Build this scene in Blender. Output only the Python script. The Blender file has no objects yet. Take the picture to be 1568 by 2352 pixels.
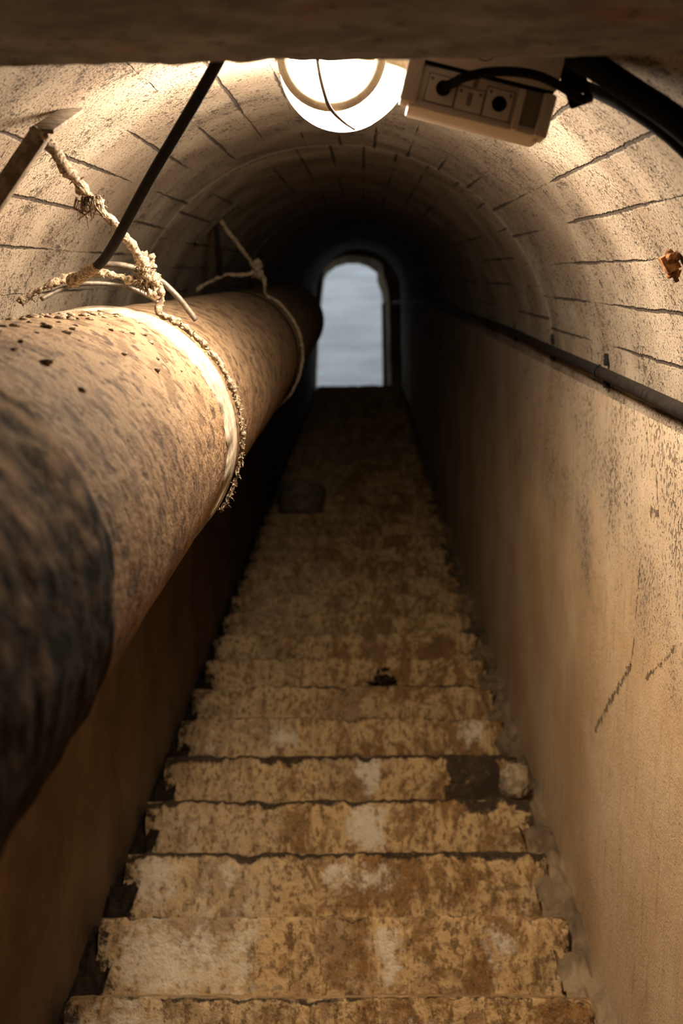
import bpy, bmesh, math, random
from mathutils import Vector, Matrix, noise
random.seed(11)
SC = bpy.context.scene
COL = SC.collection
rad = math.radians
sin, cos, pi = math.sin, math.cos, math.pi

# ------------------------------------------------------------------ frame of the place
TH, PITCH, YAW, F = rad(34.0), rad(22.03), rad(1.325), 2600.0
CAMZ = 1.75
AX = Vector((0, cos(TH), sin(TH)))          # up the stairs
NU = Vector((0, -sin(TH), cos(TH)))         # away from the steps, square to AX
TM = Matrix(((1, 0, 0, 0), (0, AX.y, NU.y, 0), (0, AX.z, NU.z, CAMZ), (0, 0, 0, 1)))
TMI = TM.inverted()
RT = Vector((cos(YAW), sin(YAW), 0))
FW = Vector((-sin(YAW) * cos(PITCH), cos(YAW) * cos(PITCH), sin(PITCH)))
UPV = RT.cross(FW)
XC, UC, RV = -0.086, -0.292, 0.654          # vault circle in (x, u)
XL, XR = -0.74, 0.568                       # side walls
HN = 1.64                                   # nosing line below the eye, square to the slope
S0, DS = 2.325, 0.3366
RISE, RUN = DS * sin(TH), DS * cos(TH)
YEND = 15.06
PX, PU, PR = -0.485, -0.2995, 0.239         # big pipe axis and radius


def wdir(px, py):
    return RT * ((px - 784) / F) + UPV * ((1176 - py) / F) + FW


def ldir(px, py):
    w = wdir(px, py)
    return Vector((w.x, w.dot(AX), w.dot(NU)))


def at(px, py, z):
    return ldir(px, py) * z


def on_vault(px, py, off=0.0):
    d = ldir(px, py)
    a = d.x ** 2 + d.z ** 2
    b = -2 * (d.x * XC + d.z * UC)
    c = XC ** 2 + UC ** 2 - (RV - off) ** 2
    t = (-b + math.sqrt(max(0, b * b - 4 * a * c))) / (2 * a)
    return d * t


def vault(ang, s, off=0.0):
    a = rad(ang)
    return Vector((XC + (RV - off) * sin(a), s, UC + (RV - off) * cos(a)))


def pipe(phi, s, off=0.0):
    a = rad(phi)                             # 0 = right, 90 = up
    return Vector((PX + (PR + off) * cos(a), s, PU + (PR + off) * sin(a)))


def fbm(v, o=4):
    return noise.fractal(v, 1.0, 2.0, o, noise_basis='PERLIN_ORIGINAL')


def sm(a, b, x):
    t = max(0.0, min(1.0, (x - a) / (b - a)))
    return t * t * (3 - 2 * t)


# ------------------------------------------------------------------ materials
class Mt:
    def __init__(s, name, rough=0.9, metal=0.0, spec=0.3):
        s.m = bpy.data.materials.new(name)
        s.m.use_nodes = True
        s.t = s.m.node_tree
        s.b = s.t.nodes['Principled BSDF']
        s.b.inputs['Roughness'].default_value = rough
        s.b.inputs['Metallic'].default_value = metal
        s.b.inputs['Specular IOR Level'].default_value = spec
        s._co = None

    def nd(s, typ, ins=(), **props):
        n = s.t.nodes.new(typ)
        for k, v in props.items():
            setattr(n, k, v)
        for k, v in (ins.items() if isinstance(ins, dict) else enumerate(ins)):
            if v is None:
                continue
            if isinstance(v, bpy.types.NodeSocket):
                s.t.links.new(v, n.inputs[k])
            else:
                n.inputs[k].default_value = v
        return n

    def co(s):
        if s._co is None:
            s._co = s.nd('ShaderNodeTexCoord').outputs['Object']
        return s._co

    def ma(s, op, a, b=None, c=None, clamp=False):
        return s.nd('ShaderNodeMath', [a, b, c], operation=op, use_clamp=clamp).outputs[0]

    def vs(s, v, sc):
        return s.nd('ShaderNodeVectorMath', [v, sc], operation='MULTIPLY').outputs[0]

    def xyz(s, v):
        o = s.nd('ShaderNodeSeparateXYZ', [v]).outputs
        return o[0], o[1], o[2]

    def comb(s, x, y, z):
        return s.nd('ShaderNodeCombineXYZ', [x, y, z]).outputs[0]

    def noi(s, v, sc, det=4.0, ro=0.6, dist=0.0):
        return s.nd('ShaderNodeTexNoise', {'Vector': v, 'Scale': sc, 'Detail': min(det, 4.0), 'Roughness': ro, 'Distortion': dist}).outputs[0]

    def vor(s, v, sc, feat='F1'):
        return s.nd('ShaderNodeTexVoronoi', {'Vector': v, 'Scale': sc}, feature=feat).outputs[0]

    def mr(s, x, a, b, c=0.0, d=1.0):
        n = s.nd('ShaderNodeMapRange', {'Value': x, 'From Min': a, 'From Max': b, 'To Min': c, 'To Max': d})
        n.interpolation_type = 'SMOOTHSTEP'
        return n.outputs[0]

    def mix(s, f, a, b, mode='MIX'):
        n = s.nd('ShaderNodeMix', data_type='RGBA', blend_type=mode)
        for i, v in ((0, f), (6, a), (7, b)):
            if isinstance(v, bpy.types.NodeSocket):
                s.t.links.new(v, n.inputs[i])
            else:
                n.inputs[i].default_value = v if i == 0 else (*v, 1.0)
        return n.outputs[2]

    def bump(s, h, st, dist, prev=None):
        n = s.nd('ShaderNodeBump', {'Height': h, 'Strength': st, 'Distance': dist, 'Normal': prev})
        return n.outputs[0]

    def attr(s, name):
        return s.nd('ShaderNodeAttribute', attribute_name=name).outputs['Fac']

    def out(s, col=None, nrm=None, rough=None, k=None):
        if k is not None:
            col = s.mix(1.0, col, (k, k, k), 'MULTIPLY')
        for k, v in (('Base Color', col), ('Normal', nrm), ('Roughness', rough)):
            if v is None:
                continue
            if isinstance(v, bpy.types.NodeSocket):
                s.t.links.new(v, s.b.inputs[k])
            else:
                s.b.inputs[k].default_value = (*v, 1.0) if k == 'Base Color' else v
        return s.m


def plain(name, col, rough=0.8, metal=0.0, var=0.35, sc=40, bump=0.3, bd=0.002):
    m = Mt(name, rough, metal, 0.1 if max(col) < 0.05 else 0.3)
    n = m.noi(m.co(), sc, 5, 0.65)
    c2 = tuple(c * (1 - var) for c in col)
    return m.out(m.mix(m.mr(n, 0.35, 0.65), c2, col), m.bump(n, bump, bd))


def concrete_vault():
    m = Mt('board_marked_concrete', 0.92)
    x, y, z = m.xyz(m.co())
    ang = m.ma('ARCTAN2', m.ma('SUBTRACT', x, XC), m.ma('SUBTRACT', z, UC))
    arc = m.ma('MULTIPLY', ang, RV)
    cyl = m.comb(arc, y, 0.0)
    q = m.ma('DIVIDE', m.ma('SUBTRACT', y, 0.05), 3.37)
    sec = m.ma('FLOOR', q)
    fr = m.ma('FRACT', q)
    wob = m.noi(cyl, 14, 5, 0.7)
    t = m.ma('DIVIDE', m.ma('SUBTRACT', m.ma('MULTIPLY', ang, 180 / pi), 2.0), 8.6)
    t = m.ma('ADD', t, m.ma('MULTIPLY', sec, 0.31))
    t = m.ma('ADD', t, m.ma('MULTIPLY', m.ma('SUBTRACT', wob, 0.5), 0.10))
    f = m.ma('FRACT', t)
    d = m.ma('SUBTRACT', 0.5, m.ma('ABSOLUTE', m.ma('SUBTRACT', f, 0.5)))
    gate = m.noi(m.comb(m.ma('FLOOR', m.ma('ADD', t, 0.5)), m.ma('MULTIPLY', y, 1.3), 3.3), 1.0, 3, 0.6)
    wdt = m.mr(gate, 0.39, 0.60, -0.022, 0.034)
    wdt = m.ma('ADD', wdt, m.ma('MULTIPLY', m.ma('SUBTRACT', m.noi(cyl, 75, 3, 0.7), 0.5), 0.05))
    line = m.ma('SUBTRACT', 1.0, m.mr(m.ma('SUBTRACT', d, wdt), -0.012, 0.02))
    ring = m.ma('SUBTRACT', 0.5, m.ma('ABSOLUTE', m.ma('SUBTRACT', fr, 0.5)))
    ringm = m.ma('SUBTRACT', 1.0, m.mr(m.ma('ADD', ring, m.ma('MULTIPLY', m.ma('SUBTRACT', wob, 0.5), 0.006)), 0.0008, 0.0035))
    big = m.noi(cyl, 2.6, 5, 0.62)
    board = m.nd('ShaderNodeTexWhiteNoise', {'Vector': m.comb(m.ma('FLOOR', t), sec, 0.5)}, noise_dimensions='3D').outputs[0]
    grain = m.noi(m.vs(cyl, (12.0, 90.0, 1.0)), 1.0, 5, 0.7, 0.4)
    fine = m.noi(cyl, 210, 4, 0.7)
    zone = m.noi(cyl, 5.5, 4, 0.65)
    pits = m.mr(m.ma('ADD', m.noi(m.vs(cyl, (200, 165, 1)), 1.0, 2, 0.5), m.ma('MULTIPLY', m.ma('SUBTRACT', zone, 0.5), 0.42)), 0.56, 0.615)
    pit2 = m.mr(m.ma('ADD', m.noi(m.vs(cyl, (52, 40, 1)), 1.0, 4, 0.65), m.ma('MULTIPLY', m.ma('SUBTRACT', zone, 0.5), 0.38)), 0.585, 0.65)
    c = m.mix(m.mr(big, 0.36, 0.64), (0.27, 0.20, 0.135), (0.44, 0.355, 0.255))
    c = m.mix(m.ma('MULTIPLY', m.ma('SUBTRACT', board, 0.5), 0.35), c, (0.46, 0.385, 0.29))
    c = m.mix(m.mr(grain, 0.50, 0.68, 0, 0.5), c, (0.20, 0.14, 0.09))
    c = m.mix(m.mr(fine, 0.5, 0.75, 0, 0.4), c, (0.52, 0.43, 0.32))
    c = m.mix(m.ma('MULTIPLY', pits, 0.8), c, (0.10, 0.07, 0.045))
    c = m.mix(m.ma('MULTIPLY', pit2, 0.8), c, (0.09, 0.063, 0.04))
    c = m.mix(m.ma('MULTIPLY', ringm, 0.45), c, (0.6, 0.54, 0.45))
    c = m.mix(m.ma('MULTIPLY', line, 0.9), c, (0.045, 0.03, 0.02))
    far_shade = m.mr(m.ma('ADD', y, m.ma('MULTIPLY', big, 3.0)), 16.4, 17.2)  # shade painted into the colour at the doorway end of the vault
    c = m.mix(m.ma('MULTIPLY', far_shade, 0.9), c, (0.025, 0.027, 0.02))
    h = m.ma('ADD', m.ma('MULTIPLY', grain, 0.35), m.ma('MULTIPLY', fine, 0.35))
    h = m.ma('SUBTRACT', h, m.ma('MULTIPLY', m.ma('ADD', pits, m.ma('MULTIPLY', pit2, 1.3)), 0.55))
    n1 = m.bump(h, 0.9, 0.007)
    h2 = m.ma('ADD', m.ma('MULTIPLY', line, -1.3), m.ma('MULTIPLY', board, 0.5))
    n2 = m.bump(m.ma('ADD', h2, m.ma('MULTIPLY', ringm, 0.3)), 0.8, 0.006, n1)
    return m.out(c, n2, k=0.80)


def concrete_wall(name, hi, lo, cracks=(), k=0.68, lit_plaster=False):
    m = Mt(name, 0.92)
    co = m.co()
    x, y, z = m.xyz(co)
    # (y, z) here run along and square to the slope; turn them upright for the vertical formwork marks
    fwd = m.ma('SUBTRACT', m.ma('MULTIPLY', y, cos(TH)), m.ma('MULTIPLY', z, sin(TH)))
    upw = m.ma('ADD', m.ma('MULTIPLY', y, sin(TH)), m.ma('MULTIPLY', z, cos(TH)))
    big = m.noi(co, 2.2, 5, 0.6)
    st = m.noi(m.comb(0.0, m.ma('MULTIPLY', y, 34.0), m.ma('MULTIPLY', z, 5.0)), 1.0, 5, 0.65, 0.3)
    fine = m.noi(co, 170, 4, 0.7)
    mid = m.noi(co, 26, 5, 0.65)
    zone = m.noi(co, 4.0, 4, 0.6)
    up = m.ma('ADD', m.mr(m.ma('ADD', z, m.ma('MULTIPLY', m.ma('SUBTRACT', zone, 0.5), 0.9)), -0.95, -0.35), 0.0)
    pits = m.mr(m.ma('ADD', m.noi(m.vs(co, (110, 120, 90)), 1.0, 2, 0.5), m.ma('MULTIPLY', m.ma('SUBTRACT', zone, 0.52), 0.5)), 0.585, 0.65)
    pits = m.ma('MULTIPLY', pits, m.ma('ADD', 0.12, m.ma('MULTIPLY', up, 0.88)))
    gr = m.noi(m.vs(co, (14, 16, 10)), 1.0, 4, 0.7)
    holes = m.ma('MULTIPLY', m.mr(gr, 0.64, 0.70), m.ma('ADD', 0.15, m.ma('MULTIPLY', up, 0.85)))
    scr = m.noi(m.nd('ShaderNodeVectorRotate', {'Vector': m.comb(0.0, fwd, upw), 'Angle': rad(33)}, rotation_type='X_AXIS').outputs[0], 1.0, 2, 0.5)
    c = m.mix(m.mr(big, 0.34, 0.66), lo, hi)
    if lit_plaster:
        c = m.mix(m.ma('SUBTRACT', 1.0, up), c, m.mix(m.mr(big, 0.36, 0.64), (0.70, 0.46, 0.235), (0.86, 0.63, 0.38)))  # ochre plaster below, its colour also lightened to make up for weak light
    c = m.mix(m.mr(st, 0.5, 0.75, 0, 0.35), c, tuple(v * 0.55 for v in lo))
    c = m.mix(m.mr(mid, 0.52, 0.75, 0, 0.3), c, tuple(min(1, v * 1.25) for v in hi))
    c = m.mix(m.mr(fine, 0.5, 0.8, 0, 0.3), c, tuple(v * 0.6 for v in lo))
    c = m.mix(m.ma('MULTIPLY', pits, 0.75), c, (0.10, 0.07, 0.04))
    c = m.mix(m.ma('MULTIPLY', holes, 0.8), c, (0.07, 0.05, 0.03))
    far_shade = m.mr(m.ma('ADD', y, m.ma('MULTIPLY', big, 3.0)), 16.6, 17.4)  # far end darkened in the colour, in place of shade by the door
    c = m.mix(m.ma('MULTIPLY', far_shade, 0.9), c, (0.025, 0.027, 0.02))
    crn = m.ma('SUBTRACT', m.noi(co, 60, 4, 0.7), 0.5) if cracks else None
    for (ay, az), (by_, bz_), wd in cracks:
        L2 = (by_ - ay) ** 2 + (bz_ - az) ** 2
        dy, dz = m.ma('SUBTRACT', y, ay), m.ma('SUBTRACT', z, az)
        t = m.ma('DIVIDE', m.ma('ADD', m.ma('MULTIPLY', dy, by_ - ay), m.ma('MULTIPLY', dz, bz_ - az)), L2, clamp=True)
        ey = m.ma('SUBTRACT', dy, m.ma('MULTIPLY', t, by_ - ay))
        ez = m.ma('SUBTRACT', dz, m.ma('MULTIPLY', t, bz_ - az))
        dd = m.ma('SQRT', m.ma('ADD', m.ma('MULTIPLY', ey, ey), m.ma('MULTIPLY', ez, ez)))
        dd = m.ma('ADD', dd, m.ma('MULTIPLY', crn, wd * 9.0))
        cm = m.ma('SUBTRACT', 1.0, m.mr(dd, wd * 0.3, wd))
        c = m.mix(m.ma('MULTIPLY', cm, 0.75), c, (0.06, 0.034, 0.02))
        holes = m.ma('MAXIMUM', holes, cm)
    h = m.ma('ADD', m.ma('MULTIPLY', fine, 0.4), m.ma('ADD', m.ma('MULTIPLY', st, 0.35), m.ma('MULTIPLY', mid, 0.5)))
    h = m.ma('SUBTRACT', h, m.ma('MULTIPLY', m.ma('ADD', pits, holes), 0.6))
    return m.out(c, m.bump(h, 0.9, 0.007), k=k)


def concrete_step():
    m = Mt('stained_step_concrete', 0.93)
    co = m.co()
    big = m.noi(co, 3.2, 5, 0.65)
    blot = m.noi(m.vs(co, (7, 7, 5)), 1.0, 6, 0.72)
    stk = m.noi(m.vs(co, (15, 12, 5.0)), 1.0, 6, 0.72, 1.2)
    fine = m.noi(co, 150, 4, 0.72)
    spk = m.noi(co, 46, 5, 0.7)
    pat = m.noi(m.vs(co, (8, 8, 6)), 1.0, 7, 0.76, 0.6)
    c = m.mix(m.mr(m.ma('ADD', m.ma('MULTIPLY', pat, 0.75), m.ma('MULTIPLY', big, 0.25)), 0.455, 0.545), (0.27, 0.14, 0.045), (0.62, 0.41, 0.185))
    sx, _, _ = m.xyz(co)
    lf = m.mr(m.ma('ADD', sx, m.ma('MULTIPLY', m.ma('SUBTRACT', big, 0.5), 1.6)), -0.45, 0.0, 1.0, 0.0)
    c = m.mix(m.ma('MULTIPLY', lf, 0.5), c, (0.52, 0.39, 0.24))
    c = m.mix(m.mr(blot, 0.51, 0.62, 0, 0.6), c, (0.68, 0.47, 0.24))
    c = m.mix(m.mr(stk, 0.53, 0.64, 0, 0.7), c, (0.22, 0.115, 0.036))
    c = m.mix(m.mr(m.noi(m.vs(co, (60, 40, 34)), 1.0, 4, 0.7), 0.53, 0.61, 0, 0.8), c, (0.13, 0.07, 0.025))
    c = m.mix(m.mr(spk, 0.54, 0.62, 0, 0.75), c, (0.16, 0.095, 0.035))
    lim = m.attr('lime')
    lm = m.ma('ADD', lim, m.ma('ADD', m.ma('MULTIPLY', m.ma('SUBTRACT', blot, 0.5), 2.6), m.ma('MULTIPLY', m.ma('SUBTRACT', spk, 0.5), 2.0)))
    lm = m.ma('MULTIPLY', m.mr(lm, 0.25, 0.9), m.mr(lim, 0.03, 0.45))
    c = m.mix(m.ma('MULTIPLY', lm, 0.85), c, (0.80, 0.69, 0.51))
    c = m.mix(m.mr(fine, 0.5, 0.7, 0, 0.4), c, (0.58, 0.43, 0.24))
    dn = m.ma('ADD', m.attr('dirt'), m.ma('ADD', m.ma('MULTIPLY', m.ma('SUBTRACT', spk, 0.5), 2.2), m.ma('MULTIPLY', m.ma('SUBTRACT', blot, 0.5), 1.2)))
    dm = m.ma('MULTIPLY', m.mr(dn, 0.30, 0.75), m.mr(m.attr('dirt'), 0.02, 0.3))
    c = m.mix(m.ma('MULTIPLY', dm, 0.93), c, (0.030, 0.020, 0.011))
    h = m.ma('ADD', m.ma('MULTIPLY', fine, 0.35), m.ma('ADD', m.ma('MULTIPLY', spk, 0.55), m.ma('MULTIPLY', blot, 0.5)))
    h = m.ma('SUBTRACT', h, m.ma('MULTIPLY', dm, 0.5))
    return m.out(c, m.bump(h, 1.0, 0.012), k=0.98)


def pipe_rust():
    m = Mt('rusty_dusty_steel', 0.88, 0.0, 0.25)
    co = m.co()
    g = m.nd('ShaderNodeNewGeometry').outputs['Normal']
    _, _, nz = m.xyz(g)
    big = m.noi(co, 5.0, 5, 0.65)
    spots = m.noi(m.vs(co, (44, 34, 44)), 1.0, 5, 0.62, 0.3)
    soft = m.noi(m.vs(co, (20, 15, 20)), 1.0, 3, 0.6)
    sp2 = m.noi(co, 85, 3, 0.6)
    fine = m.noi(co, 240, 3, 0.7)
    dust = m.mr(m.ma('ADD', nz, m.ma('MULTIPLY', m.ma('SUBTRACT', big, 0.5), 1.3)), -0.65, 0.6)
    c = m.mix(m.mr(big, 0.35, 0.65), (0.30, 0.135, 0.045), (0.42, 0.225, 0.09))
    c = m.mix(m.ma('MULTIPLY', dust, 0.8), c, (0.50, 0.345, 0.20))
    c = m.mix(m.mr(sp2, 0.55, 0.72, 0, 0.45), c, (0.56, 0.39, 0.235))
    c = m.mix(m.mr(soft, 0.49, 0.62, 0, 0.75), c, (0.20, 0.115, 0.055))
    c = m.mix(m.mr(spots, 0.53, 0.64, 0, 0.85), c, (0.085, 0.048, 0.024))
    h = m.ma('ADD', m.ma('MULTIPLY', spots, -1.0), m.ma('ADD', m.ma('MULTIPLY', sp2, 0.5), m.ma('MULTIPLY', fine, 0.25)))
    return m.out(c, m.bump(h, 0.9, 0.010), k=0.50)


def beam_mat():
    m = Mt('corroded_beam_steel', 0.9)
    co = m.co()
    a = m.noi(co, 9, 5, 0.7)
    b = m.noi(m.vs(co, (5, 6, 5)), 1.0, 4, 0.6)
    c = m.mix(m.mr(a, 0.35, 0.65), (0.15, 0.14, 0.13), (0.30, 0.285, 0.27))
    c = m.mix(m.mr(b, 0.56, 0.70, 0, 0.6), c, (0.30, 0.13, 0.085))
    c = m.mix(m.mr(m.noi(co, 30, 4, 0.7), 0.55, 0.7, 0, 0.7), c, (0.04, 0.027, 0.018))
    return m.out(c, m.bump(m.noi(co, 40, 5, 0.7), 0.8, 0.006))


def emit_mat(name, col, st):
    m = Mt(name, 0.3)
    m.out((0.9, 0.88, 0.82))
    m.b.inputs['Emission Color'].default_value = (*col, 1)
    m.b.inputs['Emission Strength'].default_value = st
    return m.m


M = {}
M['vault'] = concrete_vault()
def wall_yz(px, py):
    d = ldir(px, py)
    d = d * (XR / d.x)
    return d.y, d.z


CRK = [(wall_yz(1466, 1285), wall_yz(1455, 1420), 0.0035), (wall_yz(1452, 1470), wall_yz(1445, 1530), 0.006),
       (wall_yz(1445, 1530), wall_yz(1365, 1680), 0.008), (wall_yz(1545, 1490), wall_yz(1480, 1560), 0.005),
       (wall_yz(1488, 1175), wall_yz(1508, 1178), 0.007), (wall_yz(1506, 1090), wall_yz(1510, 1190), 0.003)]
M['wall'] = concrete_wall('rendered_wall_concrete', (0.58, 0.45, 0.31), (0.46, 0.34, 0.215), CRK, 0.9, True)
M['wall_left'] = concrete_wall('dark_brown_concrete', (0.27, 0.18, 0.105), (0.15, 0.098, 0.056))  # darker brown than the right wall
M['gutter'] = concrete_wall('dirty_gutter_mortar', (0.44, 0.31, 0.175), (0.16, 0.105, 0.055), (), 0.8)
M['step'] = concrete_step()
M['pipe'] = pipe_rust()
M['beam'] = beam_mat()


def tar_mat():
    m = Mt('tar_coating_under_dust', 0.95, 0.0, 0.08)
    co = m.co()
    x, y, z = m.xyz(co)
    _, _, nz = m.xyz(m.nd('ShaderNodeNewGeometry').outputs['Normal'])
    a = m.noi(co, 11, 5, 0.7)
    b = m.noi(co, 34, 4, 0.65)
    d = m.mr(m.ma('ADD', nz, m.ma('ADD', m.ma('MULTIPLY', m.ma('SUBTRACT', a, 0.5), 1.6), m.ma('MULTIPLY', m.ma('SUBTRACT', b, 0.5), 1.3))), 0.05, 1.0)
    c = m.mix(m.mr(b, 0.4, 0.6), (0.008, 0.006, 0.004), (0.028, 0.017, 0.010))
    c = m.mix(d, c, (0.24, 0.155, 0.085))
    c = m.mix(m.mr(m.noi(co, 22, 3, 0.6), 0.60, 0.68, 0, 0.8), c, (0.03, 0.018, 0.011))
    return m.out(c, m.bump(m.ma('ADD', a, b), 0.7, 0.007))


M['tar'] = tar_mat()
M['collar'] = plain('bare_zinc_collar', (0.46, 0.375, 0.27), 0.7, 0.0, 0.55, 30, 0.5, 0.002)
M['globe'] = emit_mat('lit_opal_glass', (1.0, 0.835, 0.655), 270.0)
M['ring'] = plain('painted_guard', (0.42, 0.36, 0.28), 0.6, 0.0, 0.2, 80, 0.2, 0.001)
M['wire'] = plain('dark_guard_wire', (0.10, 0.075, 0.05), 0.6, 0.3, 0.4, 90)
M['plastic'] = plain('cream_plastic', (0.84, 0.70, 0.55), 0.5, 0.0, 0.10, 9, 0.06, 0.0006)
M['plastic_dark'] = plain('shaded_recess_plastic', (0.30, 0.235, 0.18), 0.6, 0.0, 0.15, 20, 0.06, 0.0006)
M['black'] = plain('black_cable_rubber', (0.012, 0.0105, 0.010), 0.8, 0.0, 0.4, 60, 0.25, 0.001)
M['hole'] = plain('black_opening', (0.006, 0.005, 0.005), 0.9, 0.0, 0.3, 30, 0.1, 0.001)
M['rope'] = plain('dusty_frayed_rope', (0.44, 0.325, 0.21), 0.95, 0.0, 0.78, 150, 1.0, 0.004)
M['hoop'] = plain('dull_steel_wire', (0.20, 0.165, 0.125), 0.5, 0.4, 0.5, 70, 0.4, 0.001)
M['iron'] = plain('rusted_bracket_iron', (0.24, 0.175, 0.115), 0.85, 0.0, 0.55, 50, 0.6, 0.002)
M['dark_iron'] = plain('blackened_bracket_iron', (0.06, 0.045, 0.03), 0.85, 0.0, 0.5, 50, 0.5, 0.002)
M['rust'] = plain('flaking_orange_rust', (0.42, 0.19, 0.07), 0.92, 0.0, 0.7, 70, 1.0, 0.004)
M['conduit'] = plain('grey_black_conduit', (0.020, 0.016, 0.013), 0.6, 0.0, 0.5, 60, 0.35, 0.001)
M['stone'] = plain('broken_concrete', (0.42, 0.31, 0.18), 0.95, 0.0, 0.5, 35, 0.9, 0.006)
M['litter'] = plain('black_litter_gap_shade', (0.035, 0.024, 0.014), 0.95, 0.0, 0.6, 50, 0.9, 0.004)
M['tub'] = plain('dull_dark_metal', (0.22, 0.165, 0.11), 0.8, 0.2, 0.5, 25, 0.4, 0.002)
M['grey'] = plain('grey_daylit_concrete', (0.50, 0.50, 0.49), 0.95, 0.0, 0.25, 3, 0.3, 0.01)
M['frame'] = plain('grey_frame_daylit_conduit', (0.52, 0.52, 0.50), 0.7, 0.0, 0.2, 30)
M['room'] = plain('dark_corridor_concrete', (0.46, 0.36, 0.26), 0.95, 0.0, 0.3, 12, 0.5, 0.006)


def outside_wall():
    m = Mt('board_marked_outside_wall', 0.95)
    co = m.co()
    x, y, z = m.xyz(co)
    b = m.noi(m.comb(m.ma('MULTIPLY', x, 0.9), 0.0, m.ma('MULTIPLY', z, 5.5)), 1.0, 4, 0.55)
    n = m.noi(co, 5, 5, 0.65)
    c = m.mix(m.mr(b, 0.32, 0.68), (0.42, 0.43, 0.435), (0.56, 0.565, 0.565))
    c = m.mix(m.mr(n, 0.4, 0.7, 0, 0.5), c, (0.46, 0.45, 0.43))
    return m.out(c, m.bump(n, 0.4, 0.01))


M['outside'] = outside_wall()

# ------------------------------------------------------------------ objects
ROOT = {}


def mesh_obj(name, vf, mat, smooth=True, angle=None):
    v, f = vf[0], vf[1]
    me = bpy.data.meshes.new(name)
    me.from_pydata([tuple(p) for p in v], [], f)
    if len(vf) > 2:
        for an, vals in vf[2].items():
            a = me.attributes.new(an, 'FLOAT', 'POINT')
            a.data.foreach_set('value', vals)
    bm = bmesh.new()
    bm.from_mesh(me)
    bmesh.ops.recalc_face_normals(bm, faces=bm.faces)
    bm.to_mesh(me)
    bm.free()
    if smooth:
        me.shade_smooth()
        if angle:
            me.set_sharp_from_angle(angle=rad(angle))
    me.materials.append(mat)
    o = bpy.data.objects.new(name, me)
    COL.objects.link(o)
    return o


def tag(o, label, cat, group=None):
    o['label'], o['category'], o['kind'] = label, cat, 'thing'
    if group:
        o['group'] = group


def structure(name, vf, mat, frame='T', smooth=True, angle=None):
    o = mesh_obj(name, vf, mat, smooth, angle)
    if frame == 'T':
        o.matrix_world = TM
    o['kind'] = 'structure'
    return o


def thing(name, label, cat, org, group=None, frame='T'):
    o = bpy.data.objects.new(name, None)
    o.empty_display_size = 0.05
    COL.objects.link(o)
    org = Vector(org)
    o.matrix_world = (TM if frame == 'T' else Matrix()) @ Matrix.Translation(org)
    tag(o, label, cat, group)
    ROOT[o.name] = org
    return o


def part(name, vf, mat, parent, label=None, smooth=True, angle=None):
    org = ROOT[parent.name]
    vf = ([Vector(p) - org for p in vf[0]],) + tuple(vf[1:])
    o = mesh_obj(name, vf, mat, smooth, angle)
    o.parent = parent
    ROOT[o.name] = org
    if label:
        o['label'] = label
    return o


def single(name, label, cat, vf, mat, group=None, frame='T', smooth=True, angle=None):
    """a thing that is one mesh, its origin at the middle of its vertices"""
    vs = [Vector(p) for p in vf[0]]
    org = sum(vs, Vector()) / len(vs)
    o = mesh_obj(name, ([p - org for p in vs],) + tuple(vf[1:]), mat, smooth, angle)
    o.matrix_world = (TM if frame == 'T' else Matrix()) @ Matrix.Translation(org)
    tag(o, label, cat, group)
    return o


# ------------------------------------------------------------------ shapes
def join(*ms):
    v, f = [], []
    for m in ms:
        k = len(v)
        v += list(m[0])
        f += [tuple(i + k for i in q) for q in m[1]]
    return v, f


def tube(pts, r, seg=10, caps=True, closed=False, rough=0.0, flat=1.0, upv=None, nf=40):
    pts = [Vector(p) for p in pts]
    n = len(pts)
    rr = r if isinstance(r, (list, tuple)) else [r] * n
    v, f = [], []
    ref = None
    for i, p in enumerate(pts):
        a = pts[(i - 1) % n] if (closed or i > 0) else pts[0]
        b = pts[(i + 1) % n] if (closed or i < n - 1) else pts[-1]
        t = (b - a).normalized()
        if ref is None:
            ref = upv or (Vector((0, 0, 1)) if abs(t.z) < 0.9 else Vector((1, 0, 0)))
        e = (ref - t * ref.dot(t)).normalized()
        ref = e if upv is None else upv
        g = t.cross(e)
        for k in range(seg):
            w = 2 * pi * k / seg
            q = e * cos(w) * rr[i] * flat + g * sin(w) * rr[i]
            if rough:
                q *= 1 + rough * noise.noise((p + q) * nf)
            v.append(p + q)
    m = n if closed else n - 1
    for i in range(m):
        for k in range(seg):
            j = (i + 1) % n
            f.append((i * seg + k, i * seg + (k + 1) % seg, j * seg + (k + 1) % seg, j * seg + k))
    if caps and not closed:
        f.append(tuple(range(seg)))
        f.append(tuple((n - 1) * seg + k for k in range(seg)))
    return v, f


def smooth_path(pts, n):
    """Catmull-Rom through the points"""
    P = [Vector(p) for p in pts]
    P = [P[0] * 2 - P[1]] + P + [P[-1] * 2 - P[-2]]
    out = []
    for i in range(1, len(P) - 2):
        a, b, c, d = P[i - 1:i + 3]
        for k in range(n):
            t = k / n
            out.append(0.5 * (2 * b + (c - a) * t + (2 * a - 5 * b + 4 * c - d) * t * t + (3 * b - a - 3 * c + d) * t ** 3))
    out.append(P[-2])
    return out


def lathe(prof, org, ax, seg=32):
    """prof: (radius, height along ax)"""
    ax = Vector(ax).normalized()
    e = ax.orthogonal().normalized()
    g = ax.cross(e)
    v, f = [], []
    for r, h in prof:
        for k in range(seg):
            w = 2 * pi * k / seg
            v.append(Vector(org) + ax * h + (e * cos(w) + g * sin(w)) * r)
    for i in range(len(prof) - 1):
        for k in range(seg):
            f.append((i * seg + k, i * seg + (k + 1) % seg, (i + 1) * seg + (k + 1) % seg, (i + 1) * seg + k))
    f.append(tuple(range(seg)))
    f.append(tuple((len(prof) - 1) * seg + k for k in range(seg)))
    return v, f


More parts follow.
